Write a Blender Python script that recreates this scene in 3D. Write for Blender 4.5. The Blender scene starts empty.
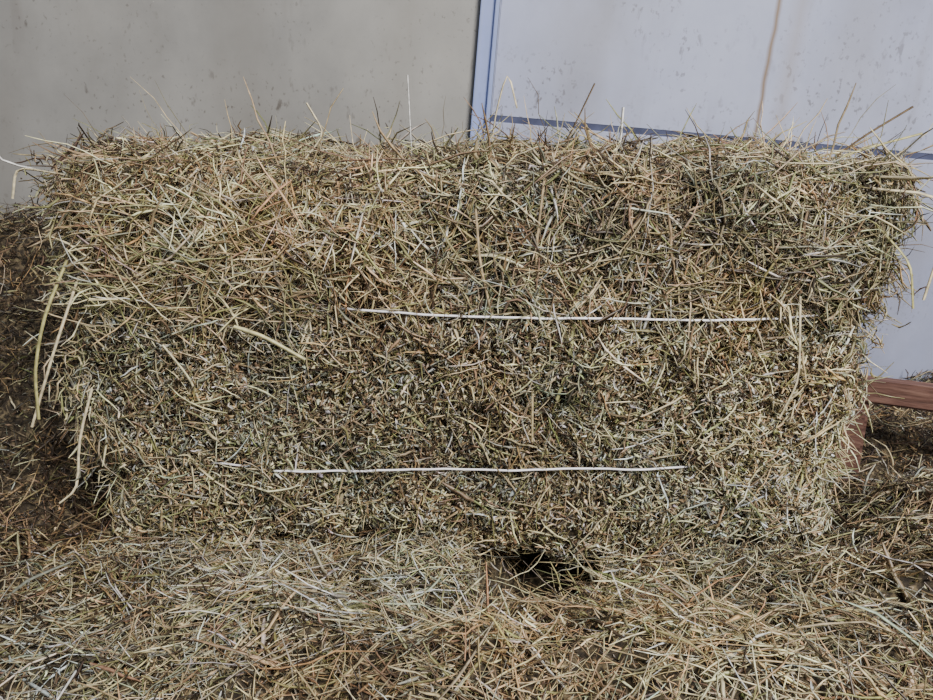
import bpy, bmesh, math
import numpy as np
from mathutils import Vector
rng = np.random.default_rng(7)
scene = bpy.context.scene

# ------------------------------------------------------------ helpers
def link(o, parent=None):
    scene.collection.objects.link(o)
    if parent: o.parent = parent
    return o
def empty(name, loc=(0,0,0)):
    e = bpy.data.objects.new(name, None); e.location = loc
    e.empty_display_size = 0.1
    return link(e)
def nz(v): return v/np.maximum(np.linalg.norm(v, axis=-1, keepdims=True), 1e-9)

def make_noise(seed, freqs, n=7):
    r = np.random.default_rng(seed); comps=[]
    for f,a in freqs:
        for i in range(n):
            d = nz(r.normal(size=3)); comps.append((d*f*r.uniform(.7,1.4), r.uniform(0,6.28), a/math.sqrt(n)))
    def fn(P):
        o = np.zeros(P.shape[:-1])
        for k,ph,a in comps: o += a*np.sin(P@k+ph)
        return o
    return fn

def mesh_np(name, V, F4, col=None, mat=None, smooth=False):
    me = bpy.data.meshes.new(name)
    V = np.ascontiguousarray(V, dtype=np.float32); F4=np.ascontiguousarray(F4,dtype=np.int32)
    me.vertices.add(len(V)); me.vertices.foreach_set('co', V.ravel())
    me.loops.add(F4.size); me.loops.foreach_set('vertex_index', F4.ravel())
    me.polygons.add(len(F4)); me.polygons.foreach_set('loop_start', np.arange(0,F4.size,4,dtype=np.int32))
    me.update(calc_edges=True)
    if col is not None:
        a = me.color_attributes.new('Col','FLOAT_COLOR','POINT')
        c = np.ones((len(V),4),dtype=np.float32); c[:,:3]=col
        a.data.foreach_set('color', c.ravel())
    if smooth: me.polygons.foreach_set('use_smooth', np.ones(len(F4),dtype=bool))
    if mat: me.materials.append(mat)
    me.validate()
    return bpy.data.objects.new(name, me)

pn1=make_noise(21,[(14,.6),(40,.5)]); pn2=make_noise(22,[(18,.6),(50,.5)])
class Strands:
    def __init__(s): s.V=[];s.F=[];s.C=[];s.n=0
    def add(s, P, D, L, W, col, K=5, flat=0.5, bend=0.2, kink=0.03, B=None):
        n=len(P); D=nz(D); R=rng.normal(size=(n,3)); S=nz(np.cross(D,R)); T=np.cross(D,S)
        if B is None: B=S*rng.normal(size=(n,1))+T*rng.normal(size=(n,1))
        # natural patchiness of the hay: leafier / stemmier areas
        a=pn1(P)[:,None]; b=pn2(P)[:,None]
        col=col*(1+.28*a)*(1+.07*b*np.array([-1.0,.15,1.0]))
        col=np.clip(col,.006,.92)
        t=np.linspace(-.5,.5,K)
        L=np.broadcast_to(L,(n,)); W=np.broadcast_to(W,(n,)); flat=np.broadcast_to(flat,(n,))
        C=P[:,None,:]+D[:,None,:]*(L[:,None]*t)[:,:,None]
        C=C+B[:,None,:]*(L[:,None]*bend*(t**2-0.08)[None,:]*2)[:,:,None]
        C=C+rng.normal(size=(n,K,3))*(kink*L)[:,None,None]
        prof=1-0.6*np.abs(2*t)**6
        tw=rng.normal(size=n)*0.8
        out=np.empty((n,K,3,3))
        for j in range(3):
            ang=tw[:,None]*t[None,:]*2
            ca,sa=np.cos(ang),np.sin(ang)
            S2=S[:,None,:]*ca[...,None]+T[:,None,:]*sa[...,None]
            T2=-S[:,None,:]*sa[...,None]+T[:,None,:]*ca[...,None]
            w=(W[:,None]*prof[None,:])
            out[:,:,j]=C+S2*(w*math.cos(2*math.pi*j/3))[...,None]+T2*(w*flat[:,None]*math.sin(2*math.pi*j/3))[...,None]
        base=s.n+np.arange(n)[:,None,None]*(K*3)
        k=np.arange(K-1)[None,:,None]*3; j=np.arange(3)[None,None,:]; j2=(j+1)%3
        F=np.stack([base+k+j, base+k+j2, base+k+3+j2, base+k+3+j],-1).reshape(-1,4)
        s.V.append(out.reshape(-1,3)); s.F.append(F)
        s.C.append(np.repeat(col,K*3,axis=0)); s.n+=n*K*3
    def build(s,name,mat,parent):
        return link(mesh_np(name,np.concatenate(s.V),np.concatenate(s.F),np.concatenate(s.C),mat),parent)

PAL = np.array([
 [0.82,0.71,0.44],   # pale straw
 [0.54,0.43,0.24],   # tan
 [0.30,0.20,0.115],  # brown
 [0.075,0.050,0.030],# dark brown
 [0.34,0.325,0.14],  # olive
 [0.42,0.41,0.31],   # grey green
 [0.76,0.74,0.67],   # silver
 [0.60,0.40,0.20],   # orange straw
])
def pick(n, w):
    w=np.array(w,float); w/=w.sum()
    c=PAL[rng.choice(len(PAL),n,p=w)]*rng.uniform(.55,1.25,(n,1))
    return np.clip(c*(1+rng.normal(size=(n,3))*0.05),0.01,0.92)

# ------------------------------------------------------------ materials
def new_mat(name):
    m=bpy.data.materials.new(name); m.use_nodes=True
    nt=m.node_tree; b=nt.nodes['Principled BSDF']; return m,nt,b
def hay_mat(name):
    m,nt,b=new_mat(name)
    at=nt.nodes.new('ShaderNodeAttribute'); at.attribute_name='Col'
    tc=nt.nodes.new('ShaderNodeTexCoord')
    no=nt.nodes.new('ShaderNodeTexNoise'); no.inputs['Scale'].default_value=130; no.inputs['Detail'].default_value=4
    mr=nt.nodes.new('ShaderNodeMapRange'); mr.inputs[1].default_value=.3; mr.inputs[2].default_value=.7; mr.inputs[3].default_value=.5; mr.inputs[4].default_value=1.2
    mx=nt.nodes.new('ShaderNodeVectorMath'); mx.operation='SCALE'
    nt.links.new(tc.outputs['Object'],no.inputs['Vector']); nt.links.new(no.outputs['Fac'],mr.inputs[0])
    nt.links.new(at.outputs['Color'],mx.inputs[0]); nt.links.new(mr.outputs[0],mx.inputs['Scale'])
    nt.links.new(mx.outputs[0],b.inputs['Base Color'])
    b.inputs['Roughness'].default_value=.42; b.inputs['Specular IOR Level'].default_value=.55
    return m
def ramp_mat(name, scale, stops, rough=.9, bump=.5, detail=8, stretch=(1,1,1)):
    m,nt,b=new_mat(name)
    tc=nt.nodes.new('ShaderNodeTexCoord'); mp=nt.nodes.new('ShaderNodeMapping'); mp.inputs['Scale'].default_value=stretch
    no=nt.nodes.new('ShaderNodeTexNoise'); no.inputs['Scale'].default_value=scale; no.inputs['Detail'].default_value=detail
    cr=nt.nodes.new('ShaderNodeValToRGB'); e=cr.color_ramp.elements
    e[0].position=stops[0][0]; e[0].color=(*stops[0][1],1); e[1].position=stops[-1][0]; e[1].color=(*stops[-1][1],1)
    for p,c in stops[1:-1]:
        x=e.new(p); x.color=(*c,1)
    bp=nt.nodes.new('ShaderNodeBump'); bp.inputs['Strength'].default_value=bump; bp.inputs['Distance'].default_value=.004
    nt.links.new(tc.outputs['Object'],mp.inputs[0]); nt.links.new(mp.outputs[0],no.inputs['Vector'])
    nt.links.new(no.outputs['Fac'],cr.inputs[0]); nt.links.new(cr.outputs[0],b.inputs['Base Color'])
    nt.links.new(no.outputs['Fac'],bp.inputs['Height']); nt.links.new(bp.outputs[0],b.inputs['Normal'])
    b.inputs['Roughness'].default_value=rough
    return m
M_hay=hay_mat('hay_strands')
M_core=ramp_mat('hay_core',120,[(.35,(.015,.010,.006)),(.5,(.045,.033,.019)),(.68,(.19,.145,.08))])  # kept dark so shade between the straws is put into its colour
M_wood=ramp_mat('old_wood',16,[(.3,(.05,.022,.016)),(.5,(.12,.055,.040)),(.72,(.21,.115,.085))],rough=.8,stretch=(1,8,8),bump=.7)
M_conc=ramp_mat('concrete_floor',6,[(.3,(.16,.15,.14)),(.7,(.3,.29,.27))])
M_twine,_,b=new_mat('twine_plastic'); b.inputs['Base Color'].default_value=(.95,.92,.96,1); b.inputs['Roughness'].default_value=.3

def wall_mat(name, c1, c2, streak=False, seed=0.0, dirt=1.0):
    m,nt,b=new_mat(name); N=nt.nodes.new; Lk=nt.links.new
    tc=N('ShaderNodeTexCoord'); mp=N('ShaderNodeMapping'); mp.inputs['Location'].default_value=(seed,seed*.7,seed*.3)
    Lk(tc.outputs['Object'],mp.inputs[0])
    n1=N('ShaderNodeTexNoise'); n1.inputs['Scale'].default_value=3; n1.inputs['Detail'].default_value=8; n1.inputs['Roughness'].default_value=.65; Lk(mp.outputs[0],n1.inputs['Vector'])
    r1=N('ShaderNodeValToRGB'); r1.color_ramp.elements[0].position=.35; r1.color_ramp.elements[0].color=(*c1,1); r1.color_ramp.elements[1].position=.68; r1.color_ramp.elements[1].color=(*c2,1)
    Lk(n1.outputs['Fac'],r1.inputs[0]); col=r1.outputs[0]
    def over(col, fac_socket, c):
        mx=N('ShaderNodeMix'); mx.data_type='RGBA'; Lk(fac_socket,mx.inputs[0]); Lk(col,mx.inputs[6]); mx.inputs[7].default_value=(*c,1); return mx.outputs[2]
    # clustered dirt: fine specks multiplied by a broad mask, plus soft smears
    nm=N('ShaderNodeTexNoise'); nm.inputs['Scale'].default_value=4.5; nm.inputs['Detail'].default_value=3; Lk(mp.outputs[0],nm.inputs['Vector'])
    mk=N('ShaderNodeMapRange'); mk.inputs[1].default_value=.42; mk.inputs[2].default_value=.62; Lk(nm.outputs['Fac'],mk.inputs[0])
    for sc,st,lo,hi,am,c,sd,dt,msk in ((5,(1,1,.35),.46,.74,.6,(.16,.145,.125),9,8,0),(55,(1,1,.50),.625,.70,.8,(.07,.055,.045),0,8,1),(120,(1,1,.8),.61,.68,.75,(.07,.055,.045),3,5,1),(24,(1,1,.10),.62,.76,.4,(.15,.125,.11),13,5,1)):
        m2=N('ShaderNodeMapping'); m2.inputs['Scale'].default_value=st; m2.inputs['Location'].default_value=(sd+seed,0,sd); Lk(tc.outputs['Object'],m2.inputs[0])
        n2=N('ShaderNodeTexNoise'); n2.inputs['Scale'].default_value=sc; n2.inputs['Detail'].default_value=dt; Lk(m2.outputs[0],n2.inputs['Vector'])
        mr=N('ShaderNodeMapRange'); mr.inputs[1].default_value=lo; mr.inputs[2].default_value=hi; mr.inputs[4].default_value=am*dirt; Lk(n2.outputs['Fac'],mr.inputs[0])
        f=mr.outputs[0]
        if msk:
            mu=N('ShaderNodeMath'); mu.operation='MULTIPLY'; Lk(f,mu.inputs[0]); Lk(mk.outputs[0],mu.inputs[1]); f=mu.outputs[0]
        col=over(col,f,c)
    if streak:   # rust run down the panel
        sx=N('ShaderNodeSeparateXYZ'); Lk(tc.outputs['Object'],sx.inputs[0])
        n3=N('ShaderNodeTexNoise'); n3.inputs['Scale'].default_value=9; Lk(tc.outputs['Object'],n3.inputs['Vector'])
        for x0,w,am,c in ((.545,.007,1.0,(.17,.11,.06)),(.585,.025,.4,(.24,.20,.17))):
            a=N('ShaderNodeMath'); a.operation='MULTIPLY_ADD'; Lk(n3.outputs['Fac'],a.inputs[0]); a.inputs[1].default_value=.02; Lk(sx.outputs[0],a.inputs[2])
            s_=N('ShaderNodeMath'); s_.operation='SUBTRACT'; Lk(a.outputs[0],s_.inputs[0]); s_.inputs[1].default_value=x0+.010
            ab=N('ShaderNodeMath'); ab.operation='ABSOLUTE'; Lk(s_.outputs[0],ab.inputs[0])
            mr=N('ShaderNodeMapRange'); mr.inputs[1].default_value=w; mr.inputs[2].default_value=0; mr.inputs[3].default_value=0; mr.inputs[4].default_value=am; Lk(ab.outputs[0],mr.inputs[0])
            col=over(col,mr.outputs[0],c)
    Lk(col,b.inputs['Base Color']); b.inputs['Roughness'].default_value=.55
    return m
M_wl=wall_mat('panel_grey',(.215,.21,.20),(.31,.30,.28),seed=1.3)
M_wr=wall_mat('panel_blue_grey',(.27,.295,.42),(.37,.395,.53),True,seed=4.1,dirt=.8)
M_post=wall_mat('post_blue',(.20,.27,.55),(.30,.37,.66),seed=2.2,dirt=.5)
M_dark=ramp_mat('seam_strip',20,[(.3,(.03,.035,.07)),(.7,(.08,.09,.16))])

# ------------------------------------------------------------ wall, floor
def box(name,lo,hi,mat,parent=None,bev=.002):
    bm=bmesh.new(); bmesh.ops.create_cube(bm,size=1)
    for v in bm.verts:
        v.co=Vector([lo[i]+(v.co[i]+.5)*(hi[i]-lo[i]) for i in range(3)])
    if bev: bmesh.ops.bevel(bm,geom=list(bm.edges),offset=bev,segments=2,affect='EDGES')
    me=bpy.data.meshes.new(name); bm.to_mesh(me); bm.free(); me.materials.append(mat)
    return link(bpy.data.objects.new(name,me),parent)

YW=.56
wall=empty('wall_back',(0,YW,.817)); wall.rotation_euler=(0,math.radians(4.8),0)
box('panel_left',(-3,0,-1.1),(.010,.03,1.5),M_wl,wall)
box('panel_right',(.045,.004,.0),(3,.034,1.5),M_wr,wall)
box('panel_lower',(.045,-.006,-1.1),(3,.034,-.010),M_wr,wall)
box('seam',(.045,-.001,-.011),(3,.03,.001),M_dark,wall,0)
box('post_web',(.012,-.010,-1.1),(.043,.02,1.5),M_post,wall)
box('post_flange',(.010,-.020,-1.1),(.017,-.008,1.5),M_post,wall,.001)
box('post_flange_b',(.036,-.020,-1.1),(.043,-.008,1.5),M_post,wall,.001)
box('floor',(-3,-2.5,-.05),(3,YW+.1,0),M_conc,None,0)

# ------------------------------------------------------------ hay bale
BC=np.array([0.016,.18,.492]); BH=np.array([.488,.185,.243])
bn=make_noise(3,[(12,.011),(35,.009),(90,.007)])
tp=make_noise(5,[(22,.009),(60,.007)])
def bale_def(U):
    """U in [-1,1]^3 on box surface -> world position, normal"""
    p=U*BH; r=.055
    inner=np.clip(p,-(BH-r),BH-r); d=p-inner; nrm=nz(d)
    q=inner+nrm*r
    disp=bn(q+5.1)+tp(q)*np.maximum(nrm[...,2],0)+1.4*tp(q+2)*np.abs(nrm[...,0])
    disp=disp+.014*(1-U[...,0]**2)*np.abs(nrm[...,1])
    z=q[...,2]+BC[2]
    for z0 in (.576,.375): disp=disp-.006*np.exp(-((z-z0)/.010)**2)*np.abs(nrm[...,1])
    w=q+nrm*disp[...,None]
    k=np.clip((.74-z)/.28,0,1); k2=k*k*(3-2*k)
    w[...,0]=w[...,0]*(1-np.where(w[...,0]>0,.055,.0)*k2)
    return w+BC,nrm
def sample_faces(n,face):
    U=rng.uniform(-1,1,(n,3)); ax,sg=face; U[:,ax]=sg; return U
bale=empty('hay_bale')
def core_mesh():
    Vs=[];Fs=[];o=0
    for ax in range(3):
        for sg in (-1,1):
            na=80; a=np.linspace(-1,1,na); A,B=np.meshgrid(a,a,indexing='ij')
            U=np.zeros((na,na,3)); U[...,ax]=sg; U[...,(ax+1)%3]=A; U[...,(ax+2)%3]=B
            w,nm=bale_def(U.reshape(-1,3)); w=w-nm*.010
            idx=np.arange(na*na).reshape(na,na)+o
            f=np.stack([idx[:-1,:-1],idx[1:,:-1],idx[1:,1:],idx[:-1,1:]],-1).reshape(-1,4)
            if sg<0: f=f[:,::-1]
            Vs.append(w);Fs.append(f);o+=na*na
    return np.concatenate(Vs),np.concatenate(Fs)
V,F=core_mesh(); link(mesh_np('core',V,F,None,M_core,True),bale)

S=Strands()
def tangential(nm,n,out=.35,bias=None):
    D=rng.normal(size=(n,3))
    if bias is not None: D=D*np.array(bias)
    D=D-nm*np.sum(D*nm,-1,keepdims=True)
    return nz(nz(D)+nm*rng.normal(size=(n,1))*out)
W_mid=[4.0,3.7,2.5,2.2,1.4,2.5,1.6,.6]
W_top=[4.2,3,2.7,2.5,2.2,1.3,.7,.7]
for face,nc,ns in (((1,-1),52000,6500),((2,1),8000,4500),((0,-1),9000,2600),((0,1),9000,2600),((1,1),1500,1500)):
    U=sample_faces(nc,face); w,nm=bale_def(U)
    w=w+nm*rng.uniform(-.008,.008,(nc,1))
    low=np.where(U[:,2]<.2,.8,1.0)
    S.add(w,tangential(nm,nc,.65),rng.uniform(.004,.018,nc)*low,rng.lognormal(-6.83,.48,nc),pick(nc,W_mid),K=3,flat=rng.uniform(.15,.8,nc),bend=.12,kink=.06)
    # leaf flakes
    k=int(nc/2.8); U=sample_faces(k,face); w,nm=bale_def(U); w=w+nm*rng.uniform(-.004,.010,(k,1))
    S.add(w,tangential(nm,k,.8),rng.uniform(.003,.011,k),rng.uniform(.0011,.0032,k),pick(k,[2.4,2.4,2.6,2.4,2,3.4,1.8,.4]),K=4,flat=.15,bend=.7,kink=.12)
    # stems
    U=sample_faces(ns,face)
    if face==(1,-1):
        U[:,2]=np.where(rng.random(ns)<.6,rng.uniform(.35,1,ns),U[:,2])
    w,nm=bale_def(U); up=U[:,2]>.35
    L=np.where(up,rng.uniform(.022,.10,ns),rng.uniform(.013,.050,ns))
    w=w+nm*rng.uniform(-.002,.013,(ns,1))
    S.add(w,tangential(nm,ns,.22),L,rng.lognormal(-6.82,.38,ns),pick(ns,W_top),K=6,flat=rng.uniform(.25,.9,ns),bend=.13,kink=.012)
# scruffy upper edge with clumps
n=7000
U=np.stack([rng.uniform(-1,1,n),rng.uniform(-1,.9,n),np.ones(n)],-1); w,nm=bale_def(U)
cl=pn1(w*1.7+3.); keep=rng.random(n)<np.clip(.35+.6*cl,.06,1); U=U[keep];w=w[keep];cl=cl[keep];n=len(w)
D=nz(rng.normal(size=(n,3))*np.array([1,.8,.5])+np.array([0,-.1,.25])); L=rng.uniform(.012,.055,n)*(1+.5*np.clip(cl,-.5,1))
S.add(w+D*(L*.20)[:,None]+np.array([0,0,1])*(.012*np.clip(cl,0,1.2))[:,None],D,L,rng.lognormal(-6.95,.35,n),pick(n,[2.6,3,2.8,3.4,1.8,1.2,.4,.6]),K=6,flat=.5,bend=.25,kink=.03)
n=430 # longer strays poking up and over
P=np.stack([rng.uniform(-.47,.5,n),rng.uniform(-.02,.25,n),rng.uniform(.735,.755,n)],-1)
D=nz(rng.normal(size=(n,3))*[1.3,.7,.40]+[0,-.1,.32]); L=rng.uniform(.05,.15,n)
S.add(P+D*(L*.2)[:,None],D,L,rng.lognormal(-6.95,.3,n),pick(n,[4,3,2,1.8,2,.5,.6,.8]),K=7,flat=.6,bend=.12,kink=.012)
for sx,n in ((1,240),(-1,110)): # long stems reaching out over the shoulders
    P=np.stack([sx*rng.uniform(.36,.485,n),rng.uniform(-.03,.2,n),rng.uniform(.62 if sx>0 else .66,.755,n)],-1)
    D=nz(rng.normal(size=(n,3))*[.5,.4,.4]+[sx,-.2,.10]); L=rng.uniform(.05,.16 if sx>0 else .11,n)
    S.add(P+D*(L*.12)[:,None],D,L,rng.lognormal(-6.8,.3,n),pick(n,[4,3,2,1.5,2.5,.5,.6,.5]),K=7,flat=.6,bend=.25,kink=.015)
# dark-brown leafy seed-head tufts along the top
for i in range(350):
    x=rng.uniform(-.47,.50); y=rng.uniform(-.04,.3); k=24
    hgt=.737+rng.uniform(-.032,.012)+max(0,float(pn2(np.array([[x*1.3,y,.1]]))[0]))*.022
    P=np.array([x,y,hgt])+rng.normal(size=(k,3))*np.array([.010,.008,.007])
    S.add(P,rng.normal(size=(k,3))+[0,0,.2],rng.uniform(.005,.014,k),rng.uniform(.0007,.0022,k),pick(k,[1.2,2,3.5,4,1.3,1.2,.2,.7]),K=3,flat=.3,bend=.4,kink=.1)
# same leafy tufts scattered over the face
for i in range(600):
    x=rng.uniform(-.46,.48); z=.27+.46*rng.random()**.55; k=20
    w0,_=bale_def(np.array([[(x-BC[0])/BH[0],-1,(z-BC[2])/BH[2]]]))
    P=w0+[0,-.006,0]+rng.normal(size=(k,3))*np.array([.010,.004,.009])
    r_=rng.random()
    wt=[1,2,3,4,1,.6,.1,.5] if r_<.45 else ([1,1.5,4,1,.3,.5,.3,1.8] if r_<.62 else [2.2,1,.5,.3,1.3,4.5,3.5,.1])
    S.add(P,rng.normal(size=(k,3)),rng.uniform(.004,.015,k),rng.uniform(.0008,.0025,k),pick(k,wt),K=3,flat=.3,bend=.4,kink=.1)
# overhanging long stems at both ends
for sx,n in ((-1,560),(1,460)):
    U=np.stack([np.full(n,sx*1.0),rng.uniform(-1,.0,n),rng.uniform(-.8,1,n)],-1); w,nm=bale_def(U)
    D=nz(np.stack([sx*np.abs(rng.normal(size=n))*.5,-.25+rng.normal(size=n)*.35,-.5+rng.normal(size=n)*.7],-1)); L=rng.uniform(.035,.11,n)
    S.add(w+nm*.003+D*(L*.10)[:,None],D,L,rng.lognormal(-6.75,.3,n),pick(n,[5,3,1.5,.9,2.4,1,.8,.4]),K=7,flat=.6,bend=.3,kink=.015)
# ragged clumps hanging off the ends
for (cx,cz,m) in ((-.48,.70,60),(-.487,.60,60),(-.487,.47,70),(-.48,.37,50),(-.49,.53,40),(.50,.62,60),(.49,.56,50),(.495,.69,50),(.475,.48,40)):
    P=np.array([cx,-.005,cz])+rng.normal(size=(m,3))*[.012,.02,.02]
    S.add(P,rng.normal(size=(m,3))+[.4*np.sign(cx),0,-.4],rng.uniform(.01,.05,m),rng.uniform(.0008,.002,m),pick(m,W_top),K=5,flat=.4,bend=.4,kink=.05)
# upper-left fan of pale broad stems on the front
n=400
P=np.stack([rng.uniform(-.455,-.20,n),-.022-rng.uniform(0,.018,n),rng.uniform(.56,.72,n)],-1)
S.add(P,nz(np.stack([rng.normal(.8,.5,n),rng.normal(0,.12,n),rng.normal(0.0,.6,n)],-1)),rng.uniform(.03,.10,n),rng.uniform(.0009,.0018,n),pick(n,[5,3,1,.3,3,1,.5,.3]),K=6,flat=.5,bend=.12,kink=.012)
# pale straight stems lying all over the face
n=760
U=np.stack([rng.uniform(-.97,.97,n),-np.ones(n),rng.uniform(-.9,.97,n)],-1); w,nm=bale_def(U)
S.add(w+nm*.009,tangential(nm,n,.12,(1,1,1.2)),rng.uniform(.02,.08,n),rng.uniform(.0008,.0018,n),pick(n,[7,3,1.2,.3,2.4,.6,1,.8]),K=6,flat=.5,bend=.12,kink=.012)
def stem(pts,r,c):
    pts=np.array(pts,float); K=len(pts)
    tt=np.linspace(0,K-1,10); C=np.stack([np.interp(tt,np.arange(K),pts[:,i]) for i in range(3)],-1)
    C[1:-1]=(C[:-2]+2*C[1:-1]+C[2:])/4
    d=nz(np.gradient(C,axis=0)); s_=nz(np.cross(d,[0.3,1,.2])); t_=np.cross(d,s_)
    ring=np.stack([C+s_*r*math.cos(a)+t_*r*math.sin(a) for a in (0,2.09,4.19)],1)
    b0=S.n; F=[]
    for k in range(9):
        for j in range(3): F.append([b0+k*3+j,b0+k*3+(j+1)%3,b0+k*3+3+(j+1)%3,b0+k*3+3+j])
    S.V.append(ring.reshape(-1,3)); S.F.append(np.array(F)); S.C.append(np.tile(np.array(c),(30,1))); S.n+=30
pale=(.72,.62,.40); white=(.90,.88,.84); brn=(.15,.10,.05); oli=(.48,.44,.18)
stem([(-.47,.0,.735),(-.525,-.02,.750),(-.535,-.02,.785),(-.520,-.02,.830)],.0015,white)
stem([(-.45,-.02,.735),(-.50,-.03,.745),(-.51,-.03,.71)],.0015,pale)
stem([(.105,.1,.74),(.13,.1,.775),(.160,.1,.84)],.0013,brn)
stem([(.185,.05,.74),(.187,.05,.81)],.0020,white)
stem([(-.07,.1,.75),(-.073,.1,.85)],.0010,white)
stem([(.03,.08,.745),(.035,.08,.80),(.050,.08,.855),(.062,.08,.81)],.0013,pale)
stem([(-.205,.05,.74),(-.17,.05,.78),(-.19,.05,.815)],.0014,pale)
stem([(.42,.05,.73),(.47,.04,.775),(.52,.03,.81)],.0015,brn)
stem([(.40,.03,.73),(.46,.03,.76),(.53,.02,.78)],.0015,oli)
stem([(.46,-.02,.72),(.52,-.05,.715),(.525,-.06,.67),(.515,-.06,.60)],.0018,pale)
stem([(.47,-.02,.68),(.50,-.05,.64),(.505,-.06,.59)],.0015,oli)
stem([(-.46,-.03,.64),(-.48,-.06,.58),(-.495,-.07,.52),(-.50,-.07,.46)],.0020,oli)
stem([(-.45,-.03,.62),(-.475,-.06,.54),(-.51,-.07,.45)],.0017,pale)
stem([(-.46,-.02,.48),(-.475,-.04,.42),(-.48,-.05,.36),(-.50,-.06,.345)],.0018,pale)
stem([(-.27,-.045,.565),(-.235,-.05,.555),(-.19,-.045,.525)],.0026,(.60,.55,.28))
stem([(.125,-.04,.57),(.12,-.048,.52),(.108,-.045,.475)],.0026,(.42,.41,.18))
stem([(.07,-.045,.58),(.078,-.048,.50),(.08,-.045,.42)],.0016,(.5,.40,.22))
stem([(.085,-.045,.73),(.078,-.048,.66),(.08,-.045,.58)],.0016,(.5,.38,.22))
stem([(.01,-.045,.70),(.015,-.048,.64),(.03,-.045,.575)],.0016,(.5,.38,.22))
stem([(-.36,-.035,.54),(-.33,-.04,.50),(-.32,-.035,.455)],.0017,(.6,.54,.32))
stem([(.385,-.04,.60),(.395,-.045,.50),(.38,-.04,.45)],.0016,pale)
S.build('straw',M_hay,bale)

# twine loops: follow the bulge measured just above/below the groove
def face_y(x,z0):
    zs=np.array([z0-.012,z0,z0+.012]); U=np.stack([np.full(3,(x-BC[0])/BH[0]),-np.ones(3),(zs-BC[2])/BH[2]],-1)
    return float(bale_def(U)[0][:,1].min())
def twine(name,z0,slope,x0,x1):
    cu=bpy.data.curves.new(name,'CURVE'); cu.dimensions='3D'; cu.bevel_depth=.00135; cu.bevel_resolution=2
    xs=np.linspace(-.46,.455,90); ys=np.array([face_y(x,z0) for x in xs])
    ker=np.ones(13)/13; sm=np.convolve(np.pad(ys,6,mode='edge'),ker,'valid'); ys=np.minimum(sm,.5*sm+.5*ys)
    pts=[]
    for x,y in zip(xs,ys):
        vis=min(1,max(0,(x-x0)/.10+.5))*min(1,max(0,(x1-x)/.10+.5))
        pts.append((x,y+.009-.0190*vis,z0+slope*(x-.1)+.0005*math.sin(x*17)))
    yb=BC[1]+BH[1]
    pts+=[(.470,.04,z0),(.475,.34,z0),(.46,yb+.01,z0),(-.44,yb+.01,z0),(-.472,.34,z0),(-.468,.03,z0)]
    sp=cu.splines.new('POLY'); sp.points.add(len(pts)-1); sp.use_cyclic_u=True
    for p,q in zip(sp.points,pts): p.co=(*q,1)
    cu.materials.append(M_twine); link(bpy.data.objects.new(name,cu),bale)
twine('twine_upper',.577,-.020,-.17,.395)
twine('twine_lower',.377,.004,-.26,.27)

# ------------------------------------------------------------ loose hay
tn=make_noise(11,[(5,.020),(14,.016),(38,.013),(95,.009)])
def ss(a,b,x):
    t=np.clip((x-a)/(b-a),0,1); return t*t*(3-2*t)
def H(x,y):
    P=np.stack([x,y,np.zeros_like(x)],-1)
    h=.222+tn(P)
    h=h+.42*ss(.10,.50,y)*ss(-.49,-.55,x)
    h=h-.05*np.exp(-(((x+.56)/.05)**2+((y-.05)/.07)**2))
    h=h+.05*ss(-.40,-.75,x)*ss(-.35,-.1,y)*ss(.1,-.05,y)
    h=h+.095*ss(.44,.66,x)*np.exp(-((y+.00)/.14)**2)
    h=h+.055*ss(.46,.54,x)*ss(.16,.34,y)
    h=h+.028*np.exp(-(((x+.22)/.16)**2+((y+.02)/.05)**2))
    under=ss(-.53,-.47,x)*ss(.53,.47,x)*ss(.02,.08,y)
    h=h*(1-under)+.17*under
    # hollow below the bale
    e=((x-.088-.40*(y+.05))/.066)**2+((y+.022)/.095)**2
    h=h-.22*np.exp(-e**2)
    e=((x+.145)/.018)**2+((y+.045)/.025)**2
    h=h-.07*np.exp(-e)
    e=((x+.03)/.025)**2+((y+.16)/.03)**2
    h=h-.07*np.exp(-e)
    h=h+.050*np.exp(-(((x-.21)/.20)**2+((y+.23)/.09)**2))
    h=h+.03*np.exp(-(((x+.25)/.25)**2+((y+.25)/.12)**2))
    h=h*ss(-1.5,-1.1,y)
    return np.maximum(h,.012)
loose=empty('loose_hay')
nx,ny=260,200
X,Y=np.meshgrid(np.linspace(-1.6,1.6,nx),np.linspace(-1.5,YW-.03,ny),indexing='ij')
Z=H(X,Y)-.011
idx=np.arange(nx*ny).reshape(nx,ny)
F=np.stack([idx[:-1,:-1],idx[1:,:-1],idx[1:,1:],idx[:-1,1:]],-1).reshape(-1,4)
link(mesh_np('heap',np.stack([X,Y,Z],-1).reshape(-1,3),F,None,M_core,True),loose)

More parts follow.
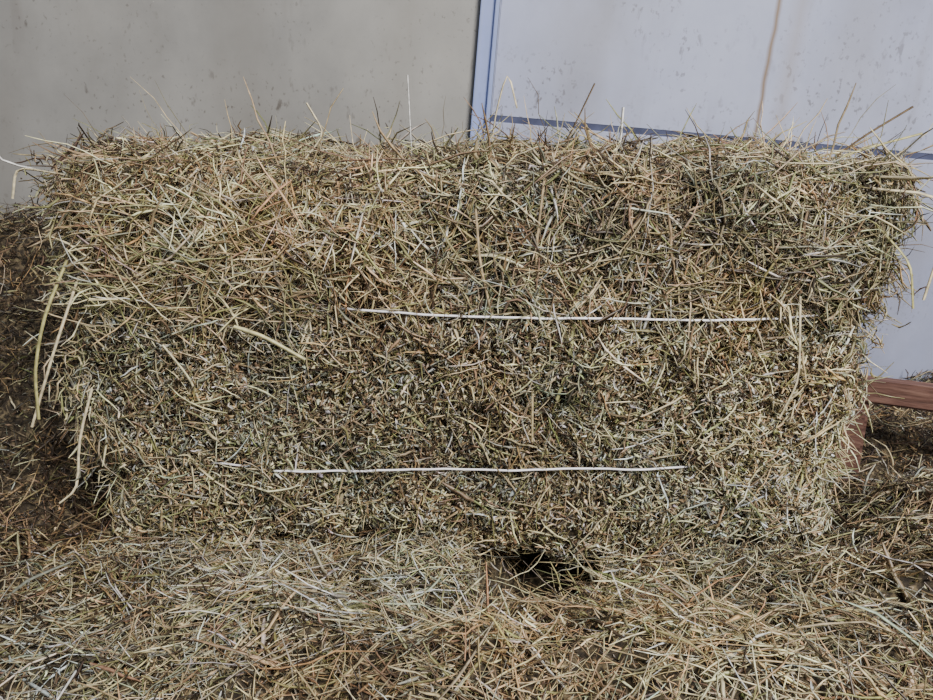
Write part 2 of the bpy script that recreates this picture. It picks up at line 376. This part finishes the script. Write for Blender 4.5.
S=Strands()
def hole_mask(x,y): return ((x-.088-.40*(y+.05))/.062)**2+((y+.022)/.083)**2
def terr(n,x0,x1,y0,y1,thick):
    x=rng.uniform(x0,x1,n);y=rng.uniform(y0,y1,n)
    keep=~((np.abs(x)<.47)&(y>.07)); x=x[keep];y=y[keep]
    keep=(hole_mask(x,y)>1)|(rng.random(len(x))<.08); x=x[keep];y=y[keep];h=H(x,y); e=.01
    nm=nz(np.stack([-(H(x+e,y)-h)/e,-(H(x,y+e)-h)/e,np.ones_like(x)],-1))
    P=np.stack([x,y,h],-1)+nm*rng.uniform(-.009,thick,(len(x),1))
    return P,nm
shadew=[.3,.9,3,5,.5,.25,.05,.9]  # dark straw mix: the left heap's shade is painted into strand colour
def colors(P):
    n=len(P); x,y=P[:,0],P[:,1]
    a=pick(n,[3.1,3.1,2.6,2.7,1.4,2.3,1.3,.9]); o=pick(n,shadew)*.72
    g=pick(n,[5,4,2.2,1.3,.6,.6,.5,3.2]); s_=pick(n,[2.8,2,1,1.2,.8,4,3.6,.2]); d_=pick(n,[2.3,2.8,3.2,3.4,.9,1.3,.9,1.0])*.80
    r=rng.random(n)
    pshade=.97*ss(-.46,-.51,x)*ss(-.05,.03,y)+.75*ss(.47,.50,x)*ss(.10,.16,y)  # where dark mix applies: shaded left heap, and behind the right end
    pg=.85*np.exp(-(((x-.20)/.24)**2+((y+.27)/.16)**2))
    ps=.65*np.exp(-(((x+.22)/.18)**2+((y+.10)/.12)**2))
    pd=.85*ss(.22,.50,np.abs(x+.0))
    c=np.where((r<pshade)[:,None],o,a)
    r=rng.random(n); c=np.where(((r<pd)&(pshade<.3))[:,None],d_,c)
    r=rng.random(n); c=np.where(((r<pg)&(pshade<.3))[:,None],g,c)
    r=rng.random(n); c=np.where(((r<ps)&(pshade<.3))[:,None],s_,c)
    return c
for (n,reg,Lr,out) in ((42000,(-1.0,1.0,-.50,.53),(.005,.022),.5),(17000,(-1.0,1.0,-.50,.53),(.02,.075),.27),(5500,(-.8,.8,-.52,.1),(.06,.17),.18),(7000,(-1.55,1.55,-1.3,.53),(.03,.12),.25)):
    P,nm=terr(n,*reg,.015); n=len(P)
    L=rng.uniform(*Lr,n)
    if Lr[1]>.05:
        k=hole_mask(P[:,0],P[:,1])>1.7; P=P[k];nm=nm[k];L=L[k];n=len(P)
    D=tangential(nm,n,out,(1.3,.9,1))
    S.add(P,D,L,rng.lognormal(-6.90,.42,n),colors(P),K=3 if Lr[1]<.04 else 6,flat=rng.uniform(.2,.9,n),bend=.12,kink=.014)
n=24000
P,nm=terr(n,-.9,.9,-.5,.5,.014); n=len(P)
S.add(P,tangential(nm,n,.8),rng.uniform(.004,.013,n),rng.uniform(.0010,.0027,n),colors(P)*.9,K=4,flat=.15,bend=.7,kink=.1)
# stems bridging between bale foot and the loose hay
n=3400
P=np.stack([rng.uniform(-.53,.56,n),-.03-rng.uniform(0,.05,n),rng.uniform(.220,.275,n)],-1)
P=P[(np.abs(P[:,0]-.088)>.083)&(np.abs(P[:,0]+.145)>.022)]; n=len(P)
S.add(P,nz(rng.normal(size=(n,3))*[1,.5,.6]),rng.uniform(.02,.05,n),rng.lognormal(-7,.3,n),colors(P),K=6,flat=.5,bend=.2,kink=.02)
# a few straws bridging the mouth of the hollow
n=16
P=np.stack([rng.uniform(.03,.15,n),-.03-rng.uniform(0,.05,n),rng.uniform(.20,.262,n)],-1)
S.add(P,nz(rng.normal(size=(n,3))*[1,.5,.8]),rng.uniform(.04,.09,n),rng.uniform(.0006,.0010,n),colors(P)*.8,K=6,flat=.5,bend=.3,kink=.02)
stem([(-.345,-.44,.31),(-.36,-.36,.30),(-.375,-.28,.285)],.0016,white)
stem([(-.42,-.40,.30),(-.40,-.38,.34),(-.41,-.34,.33)],.0016,(.6,.38,.2))
S.build('straw',M_hay,loose)

# ------------------------------------------------------------ low timber rail on posts to the right of the bale
tr=empty('wooden_rail',(.515,.28,0)); tr.rotation_euler=(0,0,math.radians(-26))
box('beam',(.0,-.016,.374),(.80,.016,.412),M_wood,tr,.004)
for i,lx in enumerate((.100,.72)):
    box('post_%d'%(i+1),(lx,-.014,.0),(lx+.040,.014,.374),M_wood,tr,.004)
    box('foot_%d'%(i+1),(lx,-.09,.0),(lx+.040,.09,.035),M_wood,tr,.004)

# ------------------------------------------------------------ light
w=bpy.data.worlds.new('World'); scene.world=w; w.use_nodes=True
w.node_tree.nodes['Background'].inputs[0].default_value=(.82,.88,1,1); w.node_tree.nodes['Background'].inputs[1].default_value=.43
def area(name,loc,tgt,size,e,c):
    l=bpy.data.lights.new(name,'AREA'); l.energy=e; l.size=size; l.color=c
    o=bpy.data.objects.new(name,l); o.location=loc; o.rotation_euler=(Vector(tgt)-Vector(loc)).to_track_quat('-Z','Y').to_euler(); link(o)
area('barn_door_light',(1.2,-2.1,2.5),(0,0,.5),1.0,188,(1,.97,.925))

cam=bpy.data.cameras.new('Camera'); co=bpy.data.objects.new('Camera',cam); link(co)
cam.sensor_width=36; cam.lens=720/933*36; cam.clip_start=.01
co.location=(0,-.854,.778); co.rotation_euler=(math.radians(90-16.6),0,0)
scene.camera=co
